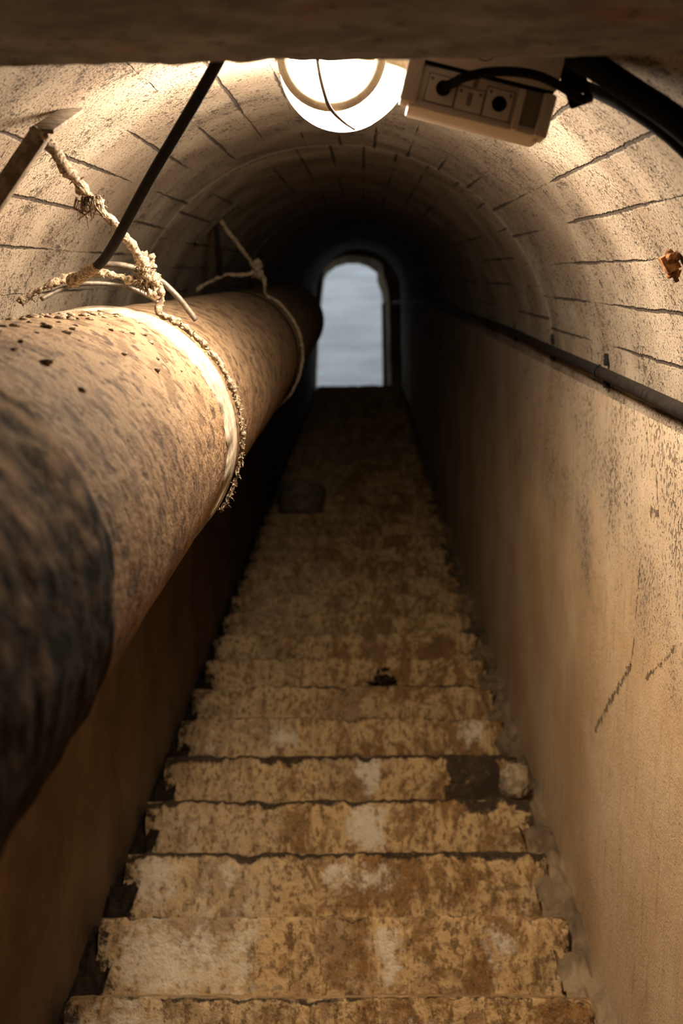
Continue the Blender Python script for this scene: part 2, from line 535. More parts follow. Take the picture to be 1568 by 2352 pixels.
def bbox(org, e1, e2, e3, d1, d2, d3, bevel=0.0, seg=2):
    """box spanning d1=(lo,hi) along e1 and so on"""
    bm = bmesh.new()
    bmesh.ops.create_cube(bm, size=1.0)
    for w in bm.verts:
        a = [(lo + hi) / 2 + c * (hi - lo) for c, (lo, hi) in zip(w.co, (d1, d2, d3))]
        w.co = Vector(a)
    if bevel:
        bmesh.ops.bevel(bm, geom=bm.edges[:], offset=bevel, segments=seg, affect='EDGES', profile=0.5)
    bm.verts.index_update()
    v = [Vector(org) + e1 * w.co.x + e2 * w.co.y + e3 * w.co.z for w in bm.verts]
    f = [tuple(w.index for w in q.verts) for q in bm.faces]
    bm.free()
    return v, f


def blob(c, rx, ry, rz, amp=0.25, fr=9.0, sub=3, seed=0.0, lo=None):
    bm = bmesh.new()
    bmesh.ops.create_icosphere(bm, subdivisions=sub, radius=1.0)
    v = []
    for w in bm.verts:
        d = w.co.copy()
        k = 1 + amp * fbm(d * fr * 0.2 + Vector((seed, seed * 1.7, 0)), 4)
        p = Vector((d.x * rx, d.y * ry, d.z * rz)) * k
        if lo is not None:
            p.z = max(p.z, lo)
        v.append(Vector(c) + p)
    f = [tuple(w.index for w in q.verts) for q in bm.faces]
    bm.free()
    return v, f


def grid(fn, nu, nv):
    v = [fn(i / nu, j / nv) for j in range(nv + 1) for i in range(nu + 1)]
    w = nu + 1
    f = [(j * w + i, j * w + i + 1, (j + 1) * w + i + 1, (j + 1) * w + i) for j in range(nv) for i in range(nu)]
    return v, f


def fuzz(path, r, n, length, seed, thick=0.0012, droop=0.4):
    """stray fibres standing off a rope"""
    rn = random.Random(seed)
    out = []
    for _ in range(n):
        p = Vector(path[rn.randrange(len(path))])
        d = Vector((rn.gauss(0, 1), rn.gauss(0, 1), rn.gauss(0, 1))).normalized()
        a = p + d * r * 0.6
        L = length * rn.uniform(0.4, 1.3)
        b = a + d * L * 0.5 + Vector((rn.gauss(0, 1), rn.gauss(0, 1), rn.gauss(0, 1))) * L * 0.15
        c = b + d * L * 0.25 + Vector((rn.gauss(0, .2), rn.gauss(0, .2), -droop)) * L * 0.6
        out.append(tube([a, b, c], [thick * 1.6, thick * 1.2, thick * 0.5], 4))
    return join(*out)


def clip_end(vf):
    """cut a shell in the tunnel frame off at the doorway wall"""
    bm = bmesh.new()
    for p in vf[0]:
        bm.verts.new(TM @ Vector(p))
    bm.verts.ensure_lookup_table()
    for q in vf[1]:
        bm.faces.new([bm.verts[i] for i in q])
    bmesh.ops.bisect_plane(bm, geom=bm.verts[:] + bm.edges[:] + bm.faces[:], plane_co=(0, YEND + 0.02, 0), plane_no=(0, 1, 0), clear_outer=True)
    bm.verts.index_update()
    v = [TMI @ w.co for w in bm.verts]
    f = [tuple(w.index for w in q.verts) for q in bm.faces]
    bm.free()
    return v, f


# ------------------------------------------------------------------ the setting
def vault_pt(i, j):
    s = 0.88 + j * 18.58
    a = -90 + 180 * i
    off = 0.004 * fbm(Vector((a * 0.05, s * 3, 1.3)), 3)
    k = (s - 0.05) / 3.37
    off += 0.005 * (math.floor(k) % 2)
    return vault(a, s, off * (1 - sm(80, 89, abs(a))))


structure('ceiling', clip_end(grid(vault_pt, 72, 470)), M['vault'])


def wall_mesh(X, sgn):
    def fn(i, j):
        s = -1.5 + i * 21.0
        u = UC + 0.12 - j * 1.74
        d = 0.006 * fbm(Vector((X * 3, s * 1.7, u * 1.7)), 4) * sm(UC - 0.02, UC - 0.25, u)
        return Vector((X + sgn * d, s, u))
    w = clip_end(grid(fn, 420, 40))
    c = [(X - sgn * 0.006, y, z) for y, z in ((-2.2, 0), (1.0, 0), (1.0, 2.2), (1.5, 2.95), (-2.2, 2.95))]
    c = [TMI @ Vector(p) for p in c]
    return join(w, (c, [(0, 1, 2, 3, 4)]))


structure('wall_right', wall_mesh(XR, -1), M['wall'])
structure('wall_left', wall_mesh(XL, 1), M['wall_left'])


def light_stop():
    n = 48
    v = [vault(-90 + 180 * k / n, 0.87, -0.004) for k in range(n + 1)] + [vault(-90 + 180 * k / n, 0.87, -1.1) for k in range(n + 1)]
    return v, [(k, k + 1, n + 2 + k, n + 1 + k) for k in range(n)]


structure('wall_light_stop', light_stop(), M['room'], smooth=False)  # unseen wall round the vault mouth, added to keep sky light out


def slab(x0, x1, y0, y1, z0, z1, nx=1, ny=1, amp=0.0):
    if amp == 0:
        return bbox((0, 0, 0), Vector((1, 0, 0)), Vector((0, 1, 0)), Vector((0, 0, 1)), (x0, x1), (y0, y1), (z0, z1))
    return grid(lambda i, j: Vector((x0 + (x1 - x0) * i, y0 + (y1 - y0) * j, z1 + amp * fbm(Vector((i * 9, j * 9, 2)), 3))), nx, ny)


structure('floor', slab(XL, XR, -2.2, 0.62, -0.15, 0.0), M['room'], 'W', False)
structure('ceiling', slab(XL - 0.02, XR + 0.02, -2.2, 0.86, 2.74, 2.85), M['room'], 'W', False)
structure('wall_back', slab(XL - 0.02, XR + 0.02, -2.3, -2.2, -0.15, 2.8), M['room'], 'W', False)


def nosing(n):
    s = S0 + DS * n
    return s * cos(TH) + HN * sin(TH), CAMZ + s * sin(TH) - HN * cos(TH)


NTOP = 43
yT, zT = nosing(NTOP)
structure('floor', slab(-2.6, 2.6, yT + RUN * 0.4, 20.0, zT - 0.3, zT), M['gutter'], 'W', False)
structure('wall_outside', slab(-4.0, 4.0, 18.0, 18.3, zT - 0.3, zT + 6.0), M['outside'], 'W', False)


# doorway wall: an arched opening through it
def on_y(px, py, Y):
    d = wdir(px, py)
    t = Y / d.y
    return Vector((d.x * t, Y, CAMZ + d.z * t))


outline = [(727, 884), (728, 850), (731, 785), (735, 730), (740, 680), (745, 640), (752, 628), (772, 613), (797, 606),
           (822, 606), (845, 613), (865, 627), (880, 647), (889, 672), (893, 700), (895, 760), (896, 830), (898, 896)]
TK = 0.22
bk = [on_y(a - (14 if a > 870 else 0), b, YEND + TK) for a, b in outline]
bk = [Vector((bk[0].x, YEND + TK, zT - 0.02))] + bk + [Vector((bk[-1].x, YEND + TK, zT - 0.02))]
cx = (bk[0].x + bk[-1].x) / 2
fr = [Vector((p.x + (0.085 if p.x > cx + 0.2 else 0.0), YEND, p.z)) for p in bk]
big = [Vector((cx + (p.x - cx) * 2.6, YEND, zT - 0.02 + (p.z - zT + 0.02) * 1.9)) for p in fr]
bgb = [p + Vector((0, TK, 0)) for p in big]
n_ = len(fr)
v_ = fr + bk + big + bgb
f_ = []
for i in range(n_ - 1):
    f_ += [(i, i + 1, n_ + i + 1, n_ + i), (i, i + 1, 2 * n_ + i + 1, 2 * n_ + i),
           (n_ + i, n_ + i + 1, 3 * n_ + i + 1, 3 * n_ + i), (2 * n_ + i, 2 * n_ + i + 1, 3 * n_ + i + 1, 3 * n_ + i)]
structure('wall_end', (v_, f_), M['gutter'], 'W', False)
# thin upright frame on the right of the opening and a worn threshold corner
xr = bk[-2].x
structure('trim_1', bbox((0, 0, 0), Vector((1, 0, 0)), Vector((0, 1, 0)), Vector((0, 0, 1)), (xr - 0.035, xr), (YEND + TK - 0.06, YEND + TK + 0.04), (zT, bk[-5].z), 0.006), M['frame'], 'W')

# sloping mortar gutters between the step ends and the walls
def gutter(x0, x1, dep):
    def fn(i, j):
        s = -0.9 + j * 17.9
        x = x0 + (x1 - x0) * i
        u = -(HN + dep) + 0.03 * fbm(Vector((x * 22, s * 7, 4.4)), 4) + 0.022 * fbm(Vector((x * 55, s * 30, 1.4)), 3)
        return Vector((x, s, u))
    return grid(fn, 12, 1100)


structure('trim_right', gutter(0.47, XR + 0.01, 0.065), M['gutter'])
structure('trim_left', gutter(XL - 0.01, -0.66, 0.09), M['litter'])  # left gutter coloured near black to paint in the gap's shade

# ------------------------------------------------------------------ the staircase
XS0, XS1 = -0.705, 0.514
DARK = {0: 0.2, 1: 0.12, 2: 0.85, 3: 0.9, 4: 0.95, 5: 0.25, 6: 0.3, 7: 0.15}


def step_mesh(n):
    y0, z0 = nosing(n)
    hi = -2 <= n <= 8
    mid = 9 <= n <= 18
    nx, nr = (190, 30) if hi else ((80, 12) if mid else (24, 5))
    prof = []
    for k in range(nr + 1):
        t = k / nr
        prof.append((0.010 * (1 - t), -(RISE + 0.015) + (RISE + 0.009) * t, 0))
    prof += [(0.0015, -0.003, 1), (0.005, -0.0008, 1), (0.012, 0.0, 1)]
    nt = 8 if hi else 3
    for k in range(1, nt + 1):
        prof.append((0.012 + (RUN + 0.01) * k / nt, 0.0015 * k / nt, 2))
    np_ = len(prof)
    v, dirt, lime = [], [], []
    kd = DARK.get(n, 0.12)
    tilt = 0.004 * noise.noise(Vector((n * 3.7, 0, 0)))
    for i in range(nx + 1):
        fx = i / nx
        for k, (dy, dz, zone) in enumerate(prof):
            x = XS0 + (XS1 - XS0) * fx
            # ragged ends
            if i == 0 or i == nx:
                x += 0.010 * fbm(Vector((n * 5.1, dz * 14, fx * 3)), 3)
            y, z = y0 + dy, z0 + dz
            q = Vector((x, n * 4.13, dz))
            if zone < 2:
                y += 0.007 * fbm(q * 6, 4) + 0.0028 * fbm(q * 31, 3)
            edge = sm(-0.05, -0.004, dz) if zone < 2 else 1 - sm(0.012, 0.06, dy)
            chip = max(0.0, fbm(Vector((x * 11, n * 7.7, 0.3)), 4) - 0.12)
            corner = max(sm(0.93, 1.0, fx), 1 - sm(0.0, 0.06, fx)) * (0.5 + noise.noise(Vector((n * 2.2, fx, 5))))
            z -= edge * (0.022 * chip + 0.0045 * fbm(Vector((x * 34, n * 3.1, 7)), 3) + 0.018 * max(0, corner))
            if zone < 2:
                y += edge * (0.030 * chip + 0.02 * max(0, corner))
            z += tilt * (fx - 0.5) * 2 + 0.004 * noise.noise(Vector((x * 2.5, n * 5.5, 0)))
            if zone == 2:
                z += 0.003 * fbm(Vector((x * 9, dy * 9, n)), 3)
            v.append(Vector((x, y, z)))
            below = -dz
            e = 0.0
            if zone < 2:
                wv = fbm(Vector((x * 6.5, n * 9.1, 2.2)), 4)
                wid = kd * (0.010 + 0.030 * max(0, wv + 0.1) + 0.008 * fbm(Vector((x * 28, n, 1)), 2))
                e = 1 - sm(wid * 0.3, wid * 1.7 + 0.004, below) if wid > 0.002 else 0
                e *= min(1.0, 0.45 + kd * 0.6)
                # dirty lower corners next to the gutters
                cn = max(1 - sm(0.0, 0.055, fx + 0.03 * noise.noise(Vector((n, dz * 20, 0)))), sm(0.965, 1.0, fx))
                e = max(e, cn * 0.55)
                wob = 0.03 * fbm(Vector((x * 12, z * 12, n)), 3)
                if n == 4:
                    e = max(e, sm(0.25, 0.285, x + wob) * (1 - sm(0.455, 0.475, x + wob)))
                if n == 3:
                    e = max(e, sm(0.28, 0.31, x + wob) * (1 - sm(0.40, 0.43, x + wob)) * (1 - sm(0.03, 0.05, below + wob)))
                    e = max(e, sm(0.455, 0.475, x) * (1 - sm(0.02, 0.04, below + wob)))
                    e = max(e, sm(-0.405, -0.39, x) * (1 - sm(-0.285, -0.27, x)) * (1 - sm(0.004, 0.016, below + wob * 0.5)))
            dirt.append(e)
            l = 0.0
            if zone < 2:
                def g(cx_, w, lo, hi_):
                    return math.exp(-((x - cx_ + 0.03 * fbm(q * 9, 3)) / (w * 1.25)) ** 2) * math.exp(-((below - (lo + hi_) / 2) / ((hi_ - lo) * 0.6)) ** 2)
                if n == 4:
                    l = g(0.015, 0.04, 0.0, 0.13)
                if n == 3:
                    l = max(g(0.0, 0.05, 0.01, 0.17), 0.45 * g(-0.6, 0.1, 0, .2))
                if n == 2:
                    l = max(g(-0.02, 0.08, 0.03, 0.12), 0.75 * g(-0.62, 0.07, 0.01, 0.15), 0.4 * g(-.4, .12, 0, .2))
                if n == 1:
                    l = max(0.9 * g(0.045, 0.035, 0.02, 0.16), 0.8 * g(-0.50, 0.15, 0.0, 0.17), 0.65 * g(-.33, .06, .0, .2), 0.6 * g(0.34, 0.04, 0.0, 0.14))
                if n == 0:
                    l = max(0.85 * g(-0.58, 0.1, 0, 0.2), 0.4 * g(0.1, 0.08, 0, 0.2))
                if n == 5:
                    l = max(0.7 * g(0.40, 0.06, 0.0, 0.12), 0.6 * g(-0.35, 0.1, 0, 0.13), 0.5 * g(-.6, .06, 0, .2))
            lime.append(l)
    f = []
    for i in range(nx):
        for k in range(np_ - 1):
            a = i * np_ + k
            f.append((a, a + 1, a + np_ + 1, a + np_))
    yb, zb = y0 + RUN + 0.02, z0 - RISE - 0.015
    c0 = len(v)
    v += [Vector((XS0, yb, zb)), Vector((XS1, yb, zb))]
    dirt += [0, 0]
    lime += [0, 0]
    f.append(tuple(range(np_)) + (c0,))
    f.append(tuple(nx * np_ + k for k in range(np_)) + (c0 + 1,))
    f.append((0, nx * np_, c0 + 1, c0))
    f.append((np_ - 1, c0, c0 + 1, nx * np_ + np_ - 1))
    return v, f, {'dirt': dirt, 'lime': lime}


yb, zb = nosing(-8)
st = thing('staircase', 'long flight of worn ochre concrete steps climbing to the daylit arched doorway', 'staircase', (0, yb, 0), frame='W')
for n in range(-8, NTOP + 1):
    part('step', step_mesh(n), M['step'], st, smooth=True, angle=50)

# ------------------------------------------------------------------ the beam overhead
e1, e2, e3 = Vector((1, 0, 0)), Vector((0, 1, 0)), Vector((0, 0, 1))
UB = 0.2108
SB0, SB1 = 0.89, 1.222
bm_root = thing('steel_beam', 'corroded dark steel beam spanning the tunnel overhead, in front of the lit lamp', 'beam', (-0.06, SB1 - 0.15, UB))


def flange():
    nx, ns = 260, 26
    v, f = [], []
    # underside and both edges, then the top
    ring = []
    for k in range(ns + 1):
        ring.append((SB0 + (SB1 - SB0) * k / ns, 0.0))
    ring += [(SB1, 0.008), (SB1, 0.018), (SB0, 0.018), (SB0, 0.008)]
    m = len(ring)
    for i in range(nx + 1):
        x = -0.72 + 1.26 * i / nx
        for s, u in ring:
            q = Vector((x, s, u))
            du = 0.0035 * fbm(q * 18, 4)
            dsn = 0.0
            if s > SB1 - 0.02:
                dsn = 0.005 * fbm(Vector((x * 30, 3, u * 10)), 4) + 0.003 * fbm(Vector((x * 110, 1, 0)), 2)
            v.append(Vector((x, s + dsn, UB + u + (du if u < 0.015 else 0))))
    for i in range(nx):
        for k in range(m):
            f.append((i * m + k, i * m + (k + 1) % m, (i + 1) * m + (k + 1) % m, (i + 1) * m + k))
    f += [tuple(range(m)), tuple(nx * m + k for k in range(m))]
    return v, f


part('bottom_flange', flange(), M['beam'], bm_root, angle=60)
part('web', bbox((0, 0, UB), e1, e2, e3, (-0.62, 0.46), (1.05, 1.065), (0.018, 0.10), 0.002), M['beam'], bm_root, angle=40)
part('top_flange', bbox((0, 0, UB), e1, e2, e3, (-0.56, 0.40), (0.92, 1.2), (0.10, 0.118), 0.003), M['beam'], bm_root, angle=40)

# ------------------------------------------------------------------ ceiling lamp
LD = 1.87
LC = at(787, 148, LD)
HB = UC + math.sqrt(RV ** 2 - (LC.x - XC) ** 2) - LC.z
LR = 145.0 / F * LD
dn = (Vector((XC, LC.y, UC)) - LC).normalized()
lamp = thing('ceiling_lamp', 'lit round glass dome lamp with guard bars on the vault, just behind the beam', 'lamp', LC)
part('mounting_plate', lathe([(LR + 0.004, -HB - 0.004), (LR + 0.008, 0.004), (LR + 0.004, 0.010), (LR - 0.004, 0.011)], LC, dn, 48), M['ring'], lamp)
pr = [(LR * cos(rad(a)), LR * sin(rad(a)) + 0.002) for a in range(4, 89, 5)] + [(0.001, LR + 0.002)]
part('glass_globe', lathe(pr, LC, dn, 56), M['globe'], lamp, 'glowing white glass dome')
hc0 = at(761, 124, 1.775)
hr = 113.0 / F * 1.775
hoop = [hc0 + Vector((-hr, 0, 0.02))] + [hc0 + Vector((cos(t) * hr, 0, sin(t) * hr)) for t in [pi + pi * k / 36 for k in range(37)]] + [hc0 + Vector((hr, 0, 0.02))]
part('guard_bar', tube(hoop, 0.0092, 12, upv=Vector((0, 1, 0))), M['ring'], lamp)
for pts in ([(727, 118, 1.79), (732, 160, 1.762), (742, 205, 1.753), (757, 247, 1.76), (785, 276, 1.805), (813, 295, 1.88)],
            [(943, 118, 1.89), (939, 165, 1.89), (925, 207, 1.89), (902, 244, 1.89), (862, 277, 1.89), (813, 295, 1.88)]):
    part('guard_wire', tube(smooth_path([at(*p) for p in pts], 8), 0.0030, 8), M['wire'], lamp)

# ------------------------------------------------------------------ junction box
JD = 1.36
bl, br_ = at(937, 243, JD), at(1247, 318, JD)
j1 = Vector((br_.x - bl.x, 0, br_.z - bl.z))
JW = j1.length
j1.normalize()
j2 = Vector((0, 1, 0))
j3 = Vector((-j1.z, 0, j1.x))
if j3.z < 0:
    j3 = -j3
JO = Vector((bl.x, (bl.y + br_.y) / 2, bl.z))
K = JD / F                                  # metres per photo pixel on the box front
jb = thing('junction_box', 'cream plastic junction box tilted on the vault right of the lamp', 'junction box', JO + j1 * JW / 2 + j2 * 0.05 + j3 * 0.13)


def jbox(a, b, d, bev=0.002):
    return bbox(JO, j1, j2, j3, a, d, b, bev)


part('box_body', join(jbox((0.0, JW), (0.009, 0.052), (0.004, 0.10), 0.004), jbox((-0.003, JW + 0.002), (0.0545, 0.13), (-0.001, 0.105), 0.004)), M['plastic'], jb, angle=40)
part('lid', jbox((-0.001, JW + 0.001), (0.0, 0.010), (0.0015, 0.104), 0.0035), M['plastic'], jb, angle=40)
part('seam', jbox((0.001, JW - 0.001), (0.0515, 0.055), (0.0015, 0.099), 0.0), M['hole'], jb, 'dark seam between base and cover', smooth=False)
part('corner_pillar', jbox((-0.012, 0.008), (0.004, 0.132), (-0.003, 0.05), 0.0035), M['plastic'], jb, angle=40)
part('corner_pillar', jbox((JW - 0.012, JW + 0.004), (0.0, 0.0515), (-0.004, 0.05), 0.0035), M['plastic'], jb, angle=40)
part('corner_pillar', jbox((JW - 0.041, JW - 0.033), (0.001, 0.050), (-0.004, 0.05), 0.003), M['plastic'], jb, angle=40)
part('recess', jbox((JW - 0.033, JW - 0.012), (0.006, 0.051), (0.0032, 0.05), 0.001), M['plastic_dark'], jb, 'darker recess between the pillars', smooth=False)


def frame_plate(a0, a1, b0, b1, t=0.0022, d=-0.0025):
    return join(jbox((a0, a0 + t), (b0, b1), (d, 0.006), 0.0), jbox((a1 - t, a1), (b0, b1), (d, 0.006), 0.0),
                jbox((a0, a1), (b1 - t, b1), (d, 0.006), 0.0), jbox((a0, a1), (b0, b0 + t), (d, 0.006), 0.0))


for a0, a1, b0, b1 in ((0.017, 0.051, 0.011, 0.042), (0.0535, 0.086, 0.010, 0.036), (0.0885, 0.121, 0.0095, 0.043)):
    fp = part('knockout_plate', jbox((a0, a1), (b0, b1), (0.0012, 0.008), 0.001), M['plastic'], jb, angle=40)
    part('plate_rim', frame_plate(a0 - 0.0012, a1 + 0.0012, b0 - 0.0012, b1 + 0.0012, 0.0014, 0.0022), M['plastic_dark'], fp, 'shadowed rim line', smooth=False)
    for sx in (a0 + 0.004, a1 - 0.004):
        part('screw', lathe([(0.0018, 0.0), (0.0018, 0.0009), (0.0008, 0.0014)], JO + j1 * sx + j3 * (b1 - 0.005) + j2 * 0.0012, -j2, 10), M['plastic_dark'], fp)
part('slot', jbox((0.0665, 0.0725), (0.016, 0.031), (0.0006, 0.006), 0.0008), M['plastic_dark'], jb, 'upright slot')
part('slot', jbox((0.0700, 0.0755), (0.039, 0.0505), (0.0030, 0.007), 0.0008), M['plastic_dark'], jb, 'upright slot')
part('cable_hole', lathe([(0.0088, 0.0), (0.0088, 0.0016), (0.0074, 0.002), (0.0074, -0.001)], JO + j1 * 0.1055 + j3 * 0.0265 + j2 * 0.001, -j2, 24), M['hole'], jb, 'empty round black cable hole')
part('cable_gland', lathe([(0.0088, 0.0), (0.0088, 0.004), (0.0070, 0.006)], JO + j1 * 0.036 + j3 * 0.0285 + j2 * 0.001, -j2, 24), M['hole'], jb, 'black cable gland')
kc = JO + j1 * 0.074 + j3 * 0.084 + j2 * -0.001
part('round_knockout', tube([kc + (j1 * cos(t) + j3 * sin(t)) * 0.0145 for t in [2 * pi * k / 40 for k in range(40)]], 0.0009, 6, closed=True), M['plastic_dark'], jb)

# its short black lead
gl = JO + j1 * 0.036 + j3 * 0.0285 - j2 * 0.0065
lead = smooth_path([gl, gl + j1 * 0.012 - j2 * 0.008 + j3 * 0.008, at(1065, 178, 1.315), at(1120, 166, 1.31), at(1180, 165, 1.31), at(1240, 176, 1.315), at(1295, 203, 1.325), at(1335, 228, 1.335), at(1352, 222, 1.345)], 8)
single('black_lead', 'thin black lead looping from the junction box gland towards the thick cable', 'cable', tube(lead, 0.0056, 12), M['black'])

# heavy cables round the vault on the right, and the strap that holds them
def ang_of(p):
    return math.degrees(math.atan2(p.x - XC, p.z - UC))


def vault_cable(pts, off, r):
    return tube(smooth_path([on_vault(a, b, off) for a, b in pts], 10), r, 16)


single('thick_cable', 'thick black cable curving down the vault at the upper right', 'cable', vault_cable([(1312, 124), (1365, 152), (1448, 207), (1540, 268), (1620, 338), (1720, 445), (1800, 570)], 0.030, 0.0150), M['black'])
single('thin_cable', 'thinner black cable running just below the thick cable on the vault', 'cable', vault_cable([(1344, 200), (1390, 222), (1442, 249), (1500, 287), (1556, 332), (1630, 408), (1710, 520)], 0.016, 0.0080), M['black'])
cl = thing('cable_strap', 'black perforated strap gripping the cables beside the junction box', 'cable strap', at(1318, 185, 1.40))
so = at(1318, 185, 1.352)
q1 = (at(1336, 240, 1.352) - at(1300, 132, 1.352)).normalized()
q2 = q1.cross(Vector((0, 1, 0))).normalized()
qn = q1.cross(q2)


def strap_plate():
    bm = bmesh.new()
    w, L = 0.0145, 0.031

    def loop(pts):
        vs = [bm.verts.new(p) for p in pts]
        return [bm.edges.new((vs[i], vs[(i + 1) % len(vs)])) for i in range(len(vs))]

    ed = loop([(max(-w, min(w, 1.6 * w * cos(a))), max(-L, min(L, 1.3 * L * sin(a))), 0) for a in [2 * pi * k / 32 for k in range(32)]])
    for hx, hy in ((0.003, -0.019), (0.003, 0.021)):
        ed += loop([(hx + 0.0042 * cos(a), hy + 0.0042 * sin(a), 0) for a in [2 * pi * k / 14 for k in range(14)]])
    bmesh.ops.triangle_fill(bm, use_beauty=True, use_dissolve=False, edges=ed)
    r = bmesh.ops.extrude_face_region(bm, geom=bm.faces[:])
    for e in r['geom']:
        if isinstance(e, bmesh.types.BMVert):
            e.co.z += 0.003
    bm.verts.index_update()
    v = [so + q2 * p.co.x + q1 * p.co.y + qn * (p.co.z - 0.0015) for p in bm.verts]
    f = [tuple(p.index for p in q.verts) for q in bm.faces]
    bm.free()
    return v, f


part('strap_plate', strap_plate(), M['black'], cl, angle=40)
part('strap_bolt', lathe([(0.004, -0.002), (0.004, 0.0035), (0.002, 0.0045)], so - q2 * 0.008, (0, -1, 0), 12), M['black'], cl)

# ------------------------------------------------------------------ the big pipe
S_M, S_J1, S_J2, S_E = 1.045, 2.10, 4.32, 7.3
pp = thing('large_pipe', 'large rusty steel pipe running up the left wall, coated in dust and tar', 'pipe', (PX, S_J1, PU - PR))


def pipe_len(s0, s1, seg=120, ns=None, r=PR, amp=0.0025):
    ns = ns or max(4, int((s1 - s0) / 0.02))
    v, f = [], []
    for j in range(ns + 1):
        for k in range(seg):
            a = 2 * pi * k / seg
            s = s0 + (s1 - s0) * j / ns
            q = Vector((cos(a) * r, s, sin(a) * r))
            rr = 1 + amp / r * fbm(q * 7, 4)
            v.append(Vector((PX + q.x * rr, s, PU + q.z * rr)))
    for j in range(ns):
        for k in range(seg):
            f.append((j * seg + k, j * seg + (k + 1) % seg, (j + 1) * seg + (k + 1) % seg, (j + 1) * seg + k))
    return v, f


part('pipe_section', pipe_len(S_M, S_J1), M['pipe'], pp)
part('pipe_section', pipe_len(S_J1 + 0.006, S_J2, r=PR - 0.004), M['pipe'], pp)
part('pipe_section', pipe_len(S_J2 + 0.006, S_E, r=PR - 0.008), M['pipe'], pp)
# tarred length nearest the camera, its ragged edge lapped over the rusty one


def tar_coat():
    seg, s0, s1, ns = 200, -1.75, S_M + 0.03, 170
    v, f = [], []
    for j in range(ns + 1):
        t = (j / ns) ** 0.6
        for k in range(seg):
            a = 2 * pi * k / seg
            q = Vector((cos(a) * PR, 0, sin(a) * PR))
            s = s0 + (s1 - s0) * t
            s += (0.035 * fbm(Vector((q.x * 9, q.z * 9, 1.7)), 4)) * sm(0.7, 1.0, t)
            q.y = s
            rr = PR + 0.004 + 0.004 * fbm(q * 11, 4) + 0.003 * fbm(q * 40, 3)
            if j == ns:
                rr = PR - 0.002
            v.append(Vector((PX + rr * cos(a), s, PU + rr * sin(a))))
    for j in range(ns):
        for k in range(seg):
            f.append((j * seg + k, j * seg + (k + 1) % seg, (j + 1) * seg + (k + 1) % seg, (j + 1) * seg + k))
    return v, f


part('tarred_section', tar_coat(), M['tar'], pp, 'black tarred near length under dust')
fe = [Vector((PX, S_E, PU))] + [Vector((PX - 0.34 * (1 - cos(t)), S_E + 0.34 * sin(t), PU)) for t in [pi / 2 * k / 10 for k in range(1, 11)]] + [Vector((PX - 0.5, S_E + 0.34, PU))]
part('wall_bend', tube(fe, PR - 0.008, 64), M['pipe'], pp)
# bright collar and raised joint rims
def band(s0, s1, r0, r1, seg=128, jag=0.0):
    prof = [(s0, r0), (s0, r1), (s1 - 0.006, r1), (s1, r1 + 0.003), (s1, r0)]
    v, f = [], []
    for k in range(seg):
        a = 2 * pi * k / seg
        for i, (s, r) in enumerate(prof):
            if i < 2:
                s += jag * fbm(Vector((cos(a) * 7, sin(a) * 7, 2)), 4)
            v.append(Vector((PX + r * cos(a), s, PU + r * sin(a))))
    m = len(prof)
    for k in range(seg):
        for i in range(m - 1):
            f.append((k * m + i, k * m + i + 1, ((k + 1) % seg) * m + i + 1, ((k + 1) % seg) * m + i))
    return v, f


part('joint_collar', band(S_J1 - 0.125, S_J1, PR - 0.01, PR + 0.0035, jag=0.02), M['collar'], pp, 'paler bare metal collar')
part('joint_gap', band(S_J1 - 0.002, S_J1 + 0.008, PR - 0.03, PR - 0.0005), M['hole'], pp, 'black open joint')
part('joint_rim', tube([pipe(360 * k / 96, S_J1 + 0.014, -0.003) for k in range(96)], 0.0055, 8, closed=True, rough=0.5), M['pipe'], pp)
part('joint_rim', band(S_J2 - 0.10, S_J2, PR - 0.01, PR + 0.001, jag=0.015), M['pipe'], pp)
part('joint_gap', band(S_J2 - 0.110, S_J2 - 0.103, PR - 0.03, PR + 0.0002), M['hole'], pp, 'black open joint')
# crust of dirt lying along the crown of the near length
cr = []
rn = random.Random(5)
for k in range(170):
    s = rn.uniform(1.25, 2.08)
    ph = rn.gauss(98, 22)
    r = rn.uniform(0.002, 0.0065)
    p = pipe(ph, s, r * 0.1)
    cr.append(blob(p, r * 1.6, r * 1.9, r * 0.8, 0.6, 9, 1, k * 0.7))
part('dirt_crust', join(*cr), M['rope'], pp, 'crumbs of dirt on the crown')['kind'] = 'stuff'


# ------------------------------------------------------------------ hangers: brackets, ropes, hoops
def bracket(a0, a1, s, dep, wid, off, mat, bend=0.0):
    pts = 24
    v, f = [], []
    for k in range(pts + 1):
        a = a0 + (a1 - a0) * k / pts
        for ds_, do in ((-wid / 2, 0), (wid / 2, 0), (wid / 2, dep), (-wid / 2, dep)):
            sn = s + ds_ + bend * (k / pts) ** 2
            v.append(vault(a, sn, off + do + 0.002 * noise.noise(Vector((k, ds_ * 90, do * 90)))))
    for k in range(pts):
        for i in range(4):
            f.append((k * 4 + i, k * 4 + (i + 1) % 4, k * 4 + 4 + (i + 1) % 4, k * 4 + 4 + i))
    f += [(0, 1, 2, 3), tuple(pts * 4 + i for i in range(4))]
    return v, f


def lug(a, s, off, r=0.012, h=0.03):
    p = vault(a, s, off - h)
    nrm = (Vector((XC, s, UC)) - p).normalized()
    return lathe([(r, -0.002), (r, h), (r * 0.6, h + 0.004)], p, nrm, 14)


